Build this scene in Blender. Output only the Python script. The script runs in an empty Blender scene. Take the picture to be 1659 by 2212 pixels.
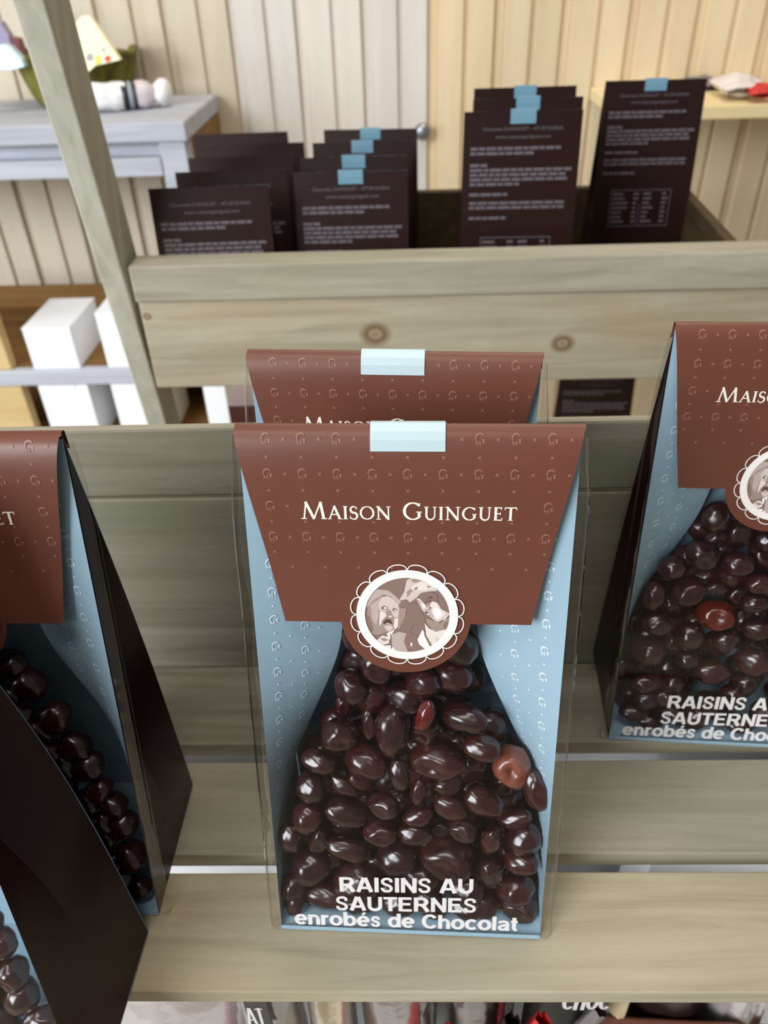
import bpy, bmesh, math, random
from mathutils import Vector, Matrix, noise
C = bpy.context.scene.collection
sc = bpy.context.scene
R = math.radians
# ------------------------------------------------------------------ camera
CAM = Vector((0, 0, .3102))
FW = Vector((-0.02724296, 0.80466823, -0.59309936))
RT = Vector((0.99951287, 0.01288974, -0.02842311))
UP = Vector((0.01522627, 0.59358478, 0.80462741))
FPX = 1670.2
cd = bpy.data.cameras.new('camera'); cam = bpy.data.objects.new('camera', cd); C.objects.link(cam)
cam.matrix_world = Matrix(((RT.x, UP.x, -FW.x, CAM.x), (RT.y, UP.y, -FW.y, CAM.y), (RT.z, UP.z, -FW.z, CAM.z), (0, 0, 0, 1)))
cd.sensor_fit = 'VERTICAL'; cd.sensor_height = 36; cd.lens = FPX / 2212 * 36
cd.clip_start = .01; cd.clip_end = 50
cd.dof.use_dof = True; cd.dof.focus_distance = .248; cd.dof.aperture_fstop = 16.5
sc.camera = cam
sc.view_settings.view_transform = 'Standard'; sc.view_settings.look = 'None'
sc.view_settings.gamma = 1; sc.view_settings.use_curve_mapping = False
sc.view_settings.exposure = -0.1
# ------------------------------------------------------------------ light
w = bpy.data.worlds.new('world'); sc.world = w; w.use_nodes = True
w.node_tree.nodes['Background'].inputs[0].default_value = (1, .975, .94, 1)
w.node_tree.nodes['Background'].inputs[1].default_value = .17
def area(name, loc, target, sx, sy, power, col):
    l = bpy.data.lights.new(name, 'AREA'); l.shape = 'RECTANGLE'; l.size = sx; l.size_y = sy
    l.energy = power; l.color = col
    o = bpy.data.objects.new(name, l); C.objects.link(o); o.location = loc
    o.rotation_euler = (Vector(target) - Vector(loc)).to_track_quat('-Z', 'Y').to_euler()
    return o
area('shop_window_light', (-1.6, -1.5, 1.2), (0, .5, 0), 1.3, 1.2, 84, (.92, .96, 1))
area('side_window_light', (-2.3, .05, .35), (-.4, 1.5, -.1), 1.0, 1.2, 38, (.84, .91, 1))
area('ceiling_lamp_light', (.25, 1.0, 1.9), (.4, 1.5, 0), 1.2, .5, 22, (1, .91, .78))
area('ceiling_strip_light', (-.25, -.35, 1.75), (-.1, .3, 0), .9, .35, 8.5, (1, .96, .9))

def at(x, y, Y=None, z=None):
    """the point of the place seen at photograph pixel (x, y), on the plane y=Y or z=z"""
    d = FW + RT * ((x - 829.5) / FPX) - UP * ((y - 1106) / FPX)
    t = Y / d.y if Y is not None else (z - CAM.z) / d.z
    return CAM + d * t
# ------------------------------------------------------------------ materials
def srgb(r, g, b):
    f = lambda c: (c / 255 / 12.92) if c / 255 <= .04045 else ((c / 255 + .055) / 1.055) ** 2.4
    return (f(r), f(g), f(b), 1)
def mat(name, col, rough=.5, spec=.5, coat=0, metal=0):
    m = bpy.data.materials.new(name); m.use_nodes = True
    b = m.node_tree.nodes['Principled BSDF']
    b.inputs['Base Color'].default_value = srgb(*col); b.inputs['Roughness'].default_value = rough
    b.inputs['Specular IOR Level'].default_value = spec; b.inputs['Coat Weight'].default_value = coat
    b.inputs['Coat Roughness'].default_value = .12; b.inputs['Metallic'].default_value = metal
    return m
def paper(name, col, rough=.45, spec=.5, var=.06, scale=120):
    """coloured card stock: faint fibre mottling and a soft sheen"""
    m = mat(name, col, rough, spec); nt = m.node_tree; b = nt.nodes['Principled BSDF']
    tc = nt.nodes.new('ShaderNodeTexCoord'); n = nt.nodes.new('ShaderNodeTexNoise')
    n.inputs['Scale'].default_value = scale; n.inputs['Detail'].default_value = 4
    nt.links.new(tc.outputs['Object'], n.inputs['Vector'])
    r = nt.nodes.new('ShaderNodeValToRGB'); c = srgb(*col)
    r.color_ramp.elements[0].color = tuple(v * (1 - var) for v in c[:3]) + (1,)
    r.color_ramp.elements[1].color = tuple(min(1, v * (1 + var)) for v in c[:3]) + (1,)
    nt.links.new(n.outputs['Fac'], r.inputs['Fac']); nt.links.new(r.outputs['Color'], b.inputs['Base Color'])
    return m
def wood(name, cols, axis='X', scale=6, stretch=14, rough=.75, knots=(), patch=None, spec=.3, bump=.12):
    """weathered board: grain streaks along one axis, blotches of stain, optional knots at object-space points"""
    m = bpy.data.materials.new(name); m.use_nodes = True; nt = m.node_tree; b = nt.nodes['Principled BSDF']
    b.inputs['Roughness'].default_value = rough; b.inputs['Specular IOR Level'].default_value = spec
    N = nt.nodes.new; L = nt.links.new
    tc = N('ShaderNodeTexCoord'); oi = N('ShaderNodeObjectInfo')
    add = N('ShaderNodeVectorMath'); add.operation = 'MULTIPLY_ADD'
    comb = N('ShaderNodeCombineXYZ')
    for i in range(3): L(oi.outputs['Random'], comb.inputs[i])
    L(comb.outputs[0], add.inputs[0]); add.inputs[1].default_value = (7, 5, 3); L(tc.outputs['Object'], add.inputs[2])
    mp = N('ShaderNodeMapping'); s = [scale * stretch] * 3; s['XYZ'.index(axis)] = scale
    mp.inputs['Scale'].default_value = s; L(add.outputs[0], mp.inputs['Vector'])
    n = N('ShaderNodeTexNoise'); n.inputs['Scale'].default_value = 1; n.inputs['Detail'].default_value = 6
    n.inputs['Roughness'].default_value = .6; n.inputs['Distortion'].default_value = .6; L(mp.outputs[0], n.inputs['Vector'])
    r = N('ShaderNodeValToRGB'); r.color_ramp.elements[0].position = .3; r.color_ramp.elements[1].position = .72
    r.color_ramp.elements[0].color = srgb(*cols[0]); r.color_ramp.elements[1].color = srgb(*cols[-1])
    for k, c in enumerate(cols[1:-1]):
        e = r.color_ramp.elements.new(.3 + .42 * (k + 1) / (len(cols) - 1)); e.color = srgb(*c)
    L(n.outputs['Fac'], r.inputs['Fac']); out = r.outputs['Color']
    if patch:
        mp2 = N('ShaderNodeMapping'); s2 = [9.] * 3; s2['XYZ'.index(axis)] = 4.
        mp2.inputs['Scale'].default_value = s2; L(add.outputs[0], mp2.inputs['Vector'])
        n2 = N('ShaderNodeTexNoise'); n2.inputs['Scale'].default_value = 1.6; n2.inputs['Detail'].default_value = 3; L(mp2.outputs[0], n2.inputs['Vector'])
        r2 = N('ShaderNodeValToRGB'); r2.color_ramp.elements[0].position = .48; r2.color_ramp.elements[1].position = .66
        r2.color_ramp.elements[0].color = (0, 0, 0, 1); r2.color_ramp.elements[1].color = (.55, .55, .55, 1)
        L(n2.outputs['Fac'], r2.inputs['Fac'])
        mx = N('ShaderNodeMix'); mx.data_type = 'RGBA'; L(r2.outputs['Color'], mx.inputs['Factor'])
        L(out, mx.inputs['A']); mx.inputs['B'].default_value = srgb(*patch); out = mx.outputs['Result']
    for (kx, ky, kz, kr) in knots:
        sub = N('ShaderNodeVectorMath'); sub.operation = 'SUBTRACT'; L(tc.outputs['Object'], sub.inputs[0]); sub.inputs[1].default_value = (kx, ky, kz)
        ml = N('ShaderNodeVectorMath'); ml.operation = 'MULTIPLY'; L(sub.outputs[0], ml.inputs[0]); sv = [1, 1, 1]; sv['XYZ'.index(axis)] = .8
        ml.inputs[1].default_value = sv
        ln = N('ShaderNodeVectorMath'); ln.operation = 'LENGTH'; L(ml.outputs[0], ln.inputs[0])
        dv = N('ShaderNodeMath'); dv.operation = 'DIVIDE'; L(ln.outputs['Value'], dv.inputs[0]); dv.inputs[1].default_value = kr
        rk = N('ShaderNodeValToRGB'); els = rk.color_ramp.elements
        els[0].position = 0; els[0].color = (.75, .75, .75, 1); els[1].position = 1; els[1].color = (0, 0, 0, 1)
        for ps, v in ((.28, .35), (.5, .95), (.75, .5)):
            e = els.new(ps); e.color = (v, v, v, 1)
        L(dv.outputs[0], rk.inputs['Fac'])
        mx = N('ShaderNodeMix'); mx.data_type = 'RGBA'; L(rk.outputs['Color'], mx.inputs['Factor'])
        L(out, mx.inputs['A']); mx.inputs['B'].default_value = srgb(112, 80, 52); out = mx.outputs['Result']
    L(out, b.inputs['Base Color'])
    bp = N('ShaderNodeBump'); bp.inputs['Strength'].default_value = bump; bp.inputs['Distance'].default_value = .001
    L(n.outputs['Fac'], bp.inputs['Height']); L(bp.outputs[0], b.inputs['Normal'])
    return m
def film_mat(name, tint=(1, 1, 1), base=.035, edge=.6, rough=.04, bump=0., bscale=60):
    """clear cellophane: see-through with a mirror-like sheen that grows at grazing angles"""
    m = bpy.data.materials.new(name); m.use_nodes = True; nt = m.node_tree; nt.nodes.clear()
    N = nt.nodes.new; L = nt.links.new
    o = N('ShaderNodeOutputMaterial'); mx = N('ShaderNodeMixShader'); t = N('ShaderNodeBsdfTransparent'); g = N('ShaderNodeBsdfGlossy')
    t.inputs[0].default_value = (*tint, 1); g.inputs['Roughness'].default_value = rough
    lw = N('ShaderNodeLayerWeight'); lw.inputs['Blend'].default_value = .5
    pw = N('ShaderNodeMath'); pw.operation = 'POWER'; pw.inputs[1].default_value = 4; L(lw.outputs['Facing'], pw.inputs[0])
    ma = N('ShaderNodeMath'); ma.operation = 'MULTIPLY_ADD'; L(pw.outputs[0], ma.inputs[0]); ma.inputs[1].default_value = edge; ma.inputs[2].default_value = base
    L(ma.outputs[0], mx.inputs[0]); L(t.outputs[0], mx.inputs[1]); L(g.outputs[0], mx.inputs[2]); L(mx.outputs[0], o.inputs[0])
    if bump:
        tc = N('ShaderNodeTexCoord'); nz = N('ShaderNodeTexNoise'); nz.inputs['Scale'].default_value = bscale; nz.inputs['Detail'].default_value = 2
        bp = N('ShaderNodeBump'); bp.inputs['Strength'].default_value = bump; bp.inputs['Distance'].default_value = .002
        L(tc.outputs['Object'], nz.inputs['Vector']); L(nz.outputs['Fac'], bp.inputs['Height'])
        L(bp.outputs[0], g.inputs['Normal']); L(bp.outputs[0], lw.inputs['Normal'])
    return m
def choc(name, c0, c1, rough=.22, bump=.12):
    m = bpy.data.materials.new(name); m.use_nodes = True; nt = m.node_tree; b = nt.nodes['Principled BSDF']
    N = nt.nodes.new; L = nt.links.new
    tc = N('ShaderNodeTexCoord'); oi = N('ShaderNodeObjectInfo'); n = N('ShaderNodeTexNoise')
    n.inputs['Scale'].default_value = 1.6; n.inputs['Detail'].default_value = 3; L(tc.outputs['Object'], n.inputs['Vector'])
    ad = N('ShaderNodeMath'); ad.operation = 'MULTIPLY_ADD'; L(oi.outputs['Random'], ad.inputs[0]); ad.inputs[1].default_value = .6; L(n.outputs['Fac'], ad.inputs[2])
    mr = N('ShaderNodeMapRange'); mr.inputs['From Min'].default_value = .3; mr.inputs['From Max'].default_value = 1.3; L(ad.outputs[0], mr.inputs['Value'])
    mx = N('ShaderNodeMix'); mx.data_type = 'RGBA'; L(mr.outputs[0], mx.inputs['Factor'])
    mx.inputs['A'].default_value = srgb(*c0); mx.inputs['B'].default_value = srgb(*c1); L(mx.outputs['Result'], b.inputs['Base Color'])
    b.inputs['Roughness'].default_value = rough; b.inputs['Specular IOR Level'].default_value = .6
    b.inputs['Coat Weight'].default_value = .4; b.inputs['Coat Roughness'].default_value = .15
    return m
M = {}
M['stand'] = wood('weathered_stand_wood', [(138, 132, 115), (160, 153, 136), (176, 169, 153)], patch=(152, 152, 126))
M['stand_warm'] = wood('warm_stand_wood', [(150, 140, 117), (174, 164, 139), (188, 179, 156)], patch=(168, 148, 112))
M['stand_z'] = wood('weathered_post_wood', [(168, 166, 150), (184, 182, 167), (198, 196, 182)], axis='Z', scale=5)
M['knotty'] = wood('knotty_board_wood', [(150, 141, 120), (169, 160, 138), (182, 174, 153)], patch=(166, 148, 116),
                   knots=[(*at(811, 722, Y=.640), .0125), (*at(1215, 742, Y=.640), .010), (*at(318, 684, Y=.640), .004)])
M['tray_in'] = wood('shaded_tray_wood', [(54, 41, 23), (68, 53, 32), (82, 66, 42)], axis='Y')  # shade inside the tray is painted in as darker browns
M['pine'] = wood('pale_pine_wood', [(222, 198, 146), (234, 214, 166), (240, 224, 182)], scale=3)
M['tan'] = wood('tan_shelf_wood', [(186, 158, 106), (202, 174, 122), (212, 186, 136)], scale=3)
M['pine_dark'] = wood('honey_pine_wood', [(116, 82, 40), (134, 98, 52), (150, 114, 66)], scale=3)
M['white_wood'] = wood('white_washed_wood', [(162, 164, 172), (178, 180, 188), (192, 194, 201)], scale=3, bump=.05)
M['lower'] = wood('pale_lower_board', [(214, 208, 196), (228, 222, 210), (238, 234, 224)], scale=4)
M['flap'] = paper('brown_flap_card', (108, 62, 47), .42, .5)
M['card'] = paper('dark_brown_card', (50, 26, 20), .38, .55)
M['blue'] = paper('pale_blue_card', (158, 187, 203), .55, .4, var=.03)
def two_sided(name, out, inn):
    """card stock printed dark on its outer face and pale blue on its inner face"""
    m = paper(name, out, .36, .3); nt = m.node_tree; b = nt.nodes['Principled BSDF']; N = nt.nodes.new
    g = N('ShaderNodeNewGeometry'); mx = N('ShaderNodeMix'); mx.data_type = 'RGBA'
    src = b.inputs['Base Color'].links[0].from_socket
    nt.links.new(g.outputs['Backfacing'], mx.inputs['Factor']); nt.links.new(src, mx.inputs['A']); mx.inputs['B'].default_value = srgb(*inn)
    nt.links.new(mx.outputs['Result'], b.inputs['Base Color']); return m
M['card2'] = two_sided('dark_brown_card_with_blue_inside', (38, 19, 16), (158, 187, 203))
M['mono'] = mat('flap_monogram_ink', (146, 100, 84), .45)
M['mono_blue'] = mat('blue_monogram_ink', (222, 238, 246), .5)
M['cream'] = mat('cream_ink', (250, 240, 226), .5)
M['white_ink'] = mat('white_ink', (236, 232, 230), .5)
M['grey_ink'] = mat('pale_grey_ink', (98, 91, 97), .5)
M['tape'] = mat('pale_blue_tape', (190, 210, 214), .35)
M['tape_deep'] = mat('sky_blue_tape', (112, 152, 172), .35)
M['film'] = film_mat('clear_film', bump=.1, bscale=22, base=.036)
M['film_edge'] = film_mat('clear_film_edge', tint=(.92, .93, .93), base=.14, edge=.6, rough=.06, bump=.6, bscale=45)
M['choc'] = choc('dark_chocolate', (28, 8, 9), (60, 20, 21), rough=.27)
M['choc_red'] = choc('reddish_thin_chocolate', (66, 14, 10), (100, 28, 20))
M['raisin'] = choc('bare_raisin_skin', (90, 34, 22), (172, 106, 84), rough=.36)
M['badge_tones'] = None
# ------------------------------------------------------------------ object helpers
def link(name, me, parent=None):
    o = bpy.data.objects.new(name, me); C.objects.link(o)
    if parent: o.parent = parent
    return o
def tag(o, label, cat, group=None, kind=None):
    o['label'] = label; o['category'] = cat
    if group: o['group'] = group
    if kind: o['kind'] = kind
    return o
def thing(name, label, cat, loc=(0, 0, 0), rotz=0, group=None):
    o = bpy.data.objects.new(name, None); C.objects.link(o); o.empty_display_size = .02
    o.location = loc; o.rotation_euler = (0, 0, rotz)
    return tag(o, label, cat, group)
class MB:
    def __init__(s): s.v = []; s.f = []; s.m = []
    def face(s, pts, mi=0):
        n = len(s.v); s.v += [tuple(q) for q in pts]; s.f.append(tuple(range(n, n + len(pts)))); s.m.append(mi)
    def grid(s, rows, mi=0, close=False):
        n = len(s.v); k = len(rows[0])
        for r in rows: s.v += [tuple(q) for q in r]
        for i in range(len(rows) - 1):
            for j in range(k - (0 if close else 1)):
                j2 = (j + 1) % k
                s.f.append((n + i * k + j, n + i * k + j2, n + (i + 1) * k + j2, n + (i + 1) * k + j)); s.m.append(mi)
    def box(s, lo, hi, mi=0):
        x0, y0, z0 = lo; x1, y1, z1 = hi
        s.hexa([(x0, y0, z0), (x1, y0, z0), (x1, y1, z0), (x0, y1, z0), (x0, y0, z1), (x1, y0, z1), (x1, y1, z1), (x0, y1, z1)], mi)
    def hexa(s, p, mi=0):
        n = len(s.v); s.v += [tuple(q) for q in p]
        for f in ((3, 2, 1, 0), (4, 5, 6, 7), (0, 1, 5, 4), (1, 2, 6, 5), (2, 3, 7, 6), (3, 0, 4, 7)):
            s.f.append(tuple(n + i for i in f)); s.m.append(mi)
    def build(s, name, mats, parent=None, smooth=False, bevel=0, solid=0, seg=2):
        me = bpy.data.meshes.new(name); me.from_pydata(s.v, [], s.f)
        for m in (mats if isinstance(mats, (list, tuple)) else [mats]): me.materials.append(m)
        me.polygons.foreach_set('material_index', s.m)
        if smooth: me.polygons.foreach_set('use_smooth', [True] * len(s.f))
        me.update(); o = link(name, me, parent)
        if solid:
            md = o.modifiers.new('thick', 'SOLIDIFY'); md.thickness = solid; md.offset = 0
        if bevel:
            md = o.modifiers.new('soft', 'BEVEL'); md.width = bevel; md.segments = seg; md.limit_method = 'ANGLE'
        return o
def board(name, lo, hi, m, parent=None, bevel=.0012):
    b = MB(); b.box(lo, hi); return b.build(name, m, parent, bevel=bevel)
# ------------------------------------------------------------------ setting
def wall_back():
    Y = 1.6; b = MB(); rnd = random.Random(3)
    pitch = .1168; x = .0614 - pitch * 22
    while x < 2.4:
        mi = rnd.randrange(3)
        if x < .06 - .001: mi = 3 + rnd.randrange(2)  # whiter boards: the cool daylight on this stretch is painted into their colour
        if x < -.35: mi = 5
        for (a, c, dy) in ((.009, pitch / 2 - .0035, 0), (pitch / 2 + .0035, pitch - .009, 0)):
            b.box((x + a, Y + dy, -.86), (x + c, Y + .03, 1.5), mi)
        b.box((x - .009, Y + .009, -.86), (x + .009, Y + .03, 1.5), mi)
        b.box((x + pitch / 2 - .0035, Y + .006, -.86), (x + pitch / 2 + .0035, Y + .03, 1.5), mi)
        x += pitch
    ms = [wood('wall_board_%s' % n, c, axis='Z', scale=2.2, stretch=10, rough=.6, bump=.05) for n, c in
          (('straw', [(214, 192, 154), (227, 207, 172)]), ('sand', [(208, 188, 154), (223, 204, 172)]), ('buff', [(216, 196, 160), (229, 211, 178)]),
           ('daylit', [(214, 205, 194), (226, 218, 208)]), ('pale', [(208, 200, 190), (221, 214, 206)]), ('dun', [(200, 186, 162), (214, 202, 182)]))]
    o = b.build('wall_back', ms, bevel=.0015, seg=1); o['kind'] = 'structure'
    f = MB(); f.box((-3, -2, -.9), (3, 1.65, -.86))
    o = f.build('floor', wood('floor_boards', [(150, 136, 116), (176, 162, 140)], scale=2, rough=.6)); o['kind'] = 'structure'
wall_back()
# ------------------------------------------------------------------ the stand
stand = thing('display_stand', 'weathered grey-green wooden stand with slatted trays holding the chocolate bags', 'display stand', (0, .45, -.86))
def pboard(name, lo, hi, m, bevel=.0012):
    o = board(name, lo, hi, m, None, bevel); o.parent = stand; o.matrix_parent_inverse = Matrix.Translation((0, -.45, .86)); return o
XL, XR = -.44, .46
pboard('slat', (XL, .1236, -.0087), (XR, .1693, 0), M['stand_warm'], .0008)
pboard('slat', (XL, .1768, -.009), (XR, .2232, 0), M['stand'], .0008)
pboard('slat', (XL, .2330, -.009), (XR, .2786, 0), M['stand'], .0008)
pboard('slat', (XL, .2800, -.019), (XR, .2935, -.0095), M['stand'], .0008)
pboard('back_board', (XL, .2912, -.0092), (XR, .3032, .1052), M['stand'])
pboard('back_board', (XL, .2905, .1066), (XR, .2955, .1429), M['stand'], .0015)
pboard('end_board', (XL - .012, .115, -.012), (XL, .3012, .1429), M['stand'])
pboard('end_board', (XR, .115, -.012), (XR + .012, .3012, .1429), M['stand'])
# rear tray
RX0, RX1 = -.2282, .46
pboard('tray_rail', (RX0, .6364, .0672), (RX1, .6661, .0988), M['stand'], .002)
pboard('tray_board', (RX0 + .001, .640, -.0154), (RX1, .6580, .0668), M['knotty'], .0015)
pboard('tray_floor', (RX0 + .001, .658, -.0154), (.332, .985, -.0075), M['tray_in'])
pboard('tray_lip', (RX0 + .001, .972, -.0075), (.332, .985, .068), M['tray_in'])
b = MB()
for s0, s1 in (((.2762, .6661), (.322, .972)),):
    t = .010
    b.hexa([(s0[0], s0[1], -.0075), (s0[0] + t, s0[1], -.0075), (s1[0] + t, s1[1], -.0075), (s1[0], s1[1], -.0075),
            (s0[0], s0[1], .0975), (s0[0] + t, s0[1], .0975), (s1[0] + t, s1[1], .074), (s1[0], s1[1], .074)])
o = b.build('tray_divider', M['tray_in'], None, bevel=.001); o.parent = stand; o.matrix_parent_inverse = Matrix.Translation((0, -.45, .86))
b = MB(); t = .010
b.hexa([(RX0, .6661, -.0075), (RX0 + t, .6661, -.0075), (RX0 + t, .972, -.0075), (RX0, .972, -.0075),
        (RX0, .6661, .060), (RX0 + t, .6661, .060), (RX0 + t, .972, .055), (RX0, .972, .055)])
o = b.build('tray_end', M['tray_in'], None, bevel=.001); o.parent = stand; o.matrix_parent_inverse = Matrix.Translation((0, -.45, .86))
# leaning post
def post(xr, yf, mx, my, w_, d_, z0, z1):
    b = MB(); P = []
    for z in (z0, z1):
        x = xr + mx * z; y = yf + my * z
        P += [(x - w_, y, z), (x, y, z), (x, y + d_, z), (x - w_, y + d_, z)]
    b.hexa(P); o = b.build('leg_post', M['stand_z'], None, bevel=.0015)
    o.parent = stand; o.matrix_parent_inverse = Matrix.Translation((0, -.45, .86))
post(-.2414, .67194, .0928, -.3852, .0206, .0446, -.86, .62)
post(.52, .67194, -.0928, -.3852, .0206, .0446, -.86, .62)
# lower shelf under the slats
pboard("lower_shelf", (XL, -.02, -.345), (XR, .40, -.335), M["lower"])
# rear lower tray
pboard('lower_tray_board', (RX0, .86, -.37), (RX1, 1.06, -.36), M['stand'])
# ------------------------------------------------------------------ lettering
def stroke(mb, pts, wd, F, mi):
    """a pen stroke: quads along pts (2-D), width per point, mapped through F(u, s)"""
    n = len(pts); L_, R_ = [], []
    for i in range(n):
        a = pts[max(0, i - 1)]; c = pts[min(n - 1, i + 1)]
        dx, dy = c[0] - a[0], c[1] - a[1]; l = math.hypot(dx, dy) or 1
        w_ = (wd[i] if isinstance(wd, (list, tuple)) else wd) / 2
        L_.append((pts[i][0] - dy / l * w_, pts[i][1] + dx / l * w_)); R_.append((pts[i][0] + dy / l * w_, pts[i][1] - dx / l * w_))
    mb.grid([[F(*R_[i]), F(*L_[i])] for i in range(n)], mi)
def arc(cx, cy, rx, ry, a0, a1, n=14):
    return [(cx + rx * math.cos(R(a0 + (a1 - a0) * i / n)), cy + ry * math.sin(R(a0 + (a1 - a0) * i / n))) for i in range(n + 1)]
TK, TN = .15, .085
def ser(x, y, w_=.3): return ([(x - w_ / 2, y), (x + w_ / 2, y)], .05)
def glyph(ch):
    """roman capitals as strokes in a unit-height cell -> (strokes, advance)"""
    if ch == 'M': return [([(.12, .02), (.27, .98)], TN), ([(.24, 1.0), (.66, .0)], TK), ([(.64, .0), (1.04, .98)], TN), ([(1.03, 1.0), (1.17, .02)], TK), ser(.12, .025), ser(1.19, .025)], 1.34
    if ch == 'A': return [([(.1, .02), (.46, .98)], TN), ([(.44, 1.02), (.82, .02)], TK), ([(.22, .36), (.66, .36)], .07), ser(.09, .025, .26), ser(.84, .025)], .95
    if ch == 'I': return [([(.17, 0), (.17, 1)], TK), ser(.17, .025), ser(.17, .975)], .36
    if ch == 'S':
        p = arc(.3, .74, .21, .23, 25, 270, 14) + arc(.3, .26, .24, .25, 90, -150, 14)
        return [(p, [.06 + .10 * math.sin(math.pi * i / (len(p) - 1)) for i in range(len(p))]), ([(.5, .95), (.5, .76)], .05), ([(.07, .04), (.07, .26)], .05)], .62
    if ch == 'O':
        p = arc(.52, .5, .44, .47, 0, 360, 32)
        return [(p, [TN * .8 + .075 * abs(math.cos(R(360 * i / 32))) for i in range(33)])], 1.05
    if ch == 'N': return [([(.17, .02), (.17, .98)], TN), ([(.12, 1.0), (.88, .0)], TK), ([(.86, .0), (.86, .98)], TN), ser(.17, .025), ser(.12, .975, .24), ser(.86, .975)], 1.04
    if ch == 'G':
        p = arc(.52, .5, .44, .47, 42, 318, 24)
        return [(p, [TN * .8 + .085 * abs(math.cos(R(42 + 276 * i / 24))) for i in range(25)]), ([(.84, .14), (.84, .46)], TK), ser(.84, .455), ([(.86, .78), (.86, .96)], .05)], 1.02
    if ch == 'U':
        p = [(.17, .98), (.17, .4)] + arc(.45, .34, .28, .31, 180, 360, 12) + [(.73, .4), (.73, .98)]
        return [(p, [TK, TK] + [TK - (TK - TN) * i / 12 for i in range(13)] + [TN, TN]), ser(.17, .975), ser(.73, .975, .26)], .9
    if ch == 'E': return [([(.17, 0), (.17, 1)], TK), ([(.05, .965), (.56, .965)], .07), ([(.17, .52), (.48, .52)], .07), ([(.05, .035), (.6, .035)], .07), ([(.555, .99), (.535, .82)], .05), ([(.48, .62), (.48, .42)], .045), ([(.58, .0), (.62, .2)], .05)], .68
    if ch == 'T': return [([(.4, 0), (.4, 1)], TK), ([(.02, .965), (.78, .965)], .07), ([(.03, 1.0), (.0, .8)], .05), ([(.77, 1.0), (.8, .8)], .05), ser(.4, .025)], .84
    return [], .5
def roman(mb, word, u0, u1, s0, H, F, mi, small=.76):
    x = 0; items = []
    for i, ch in enumerate(word):
        g, adv = glyph(ch); k = 1. if i == 0 else small
        items.append((x, k, g)); x += adv * k * (1 if i < len(word) - 1 else .96) + .07
    kx = (u1 - u0) / (x - .07)
    for x, k, g in items:
        for pts, wd in g:
            stroke(mb, [(u0 + (x + px * k) * kx, s0 + py * k * H) for px, py in pts],
                   [v * H * k for v in wd] if isinstance(wd, (list, tuple)) else wd * H * max(k, .86), F, mi)
BW, BH = .215, .172
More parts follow.
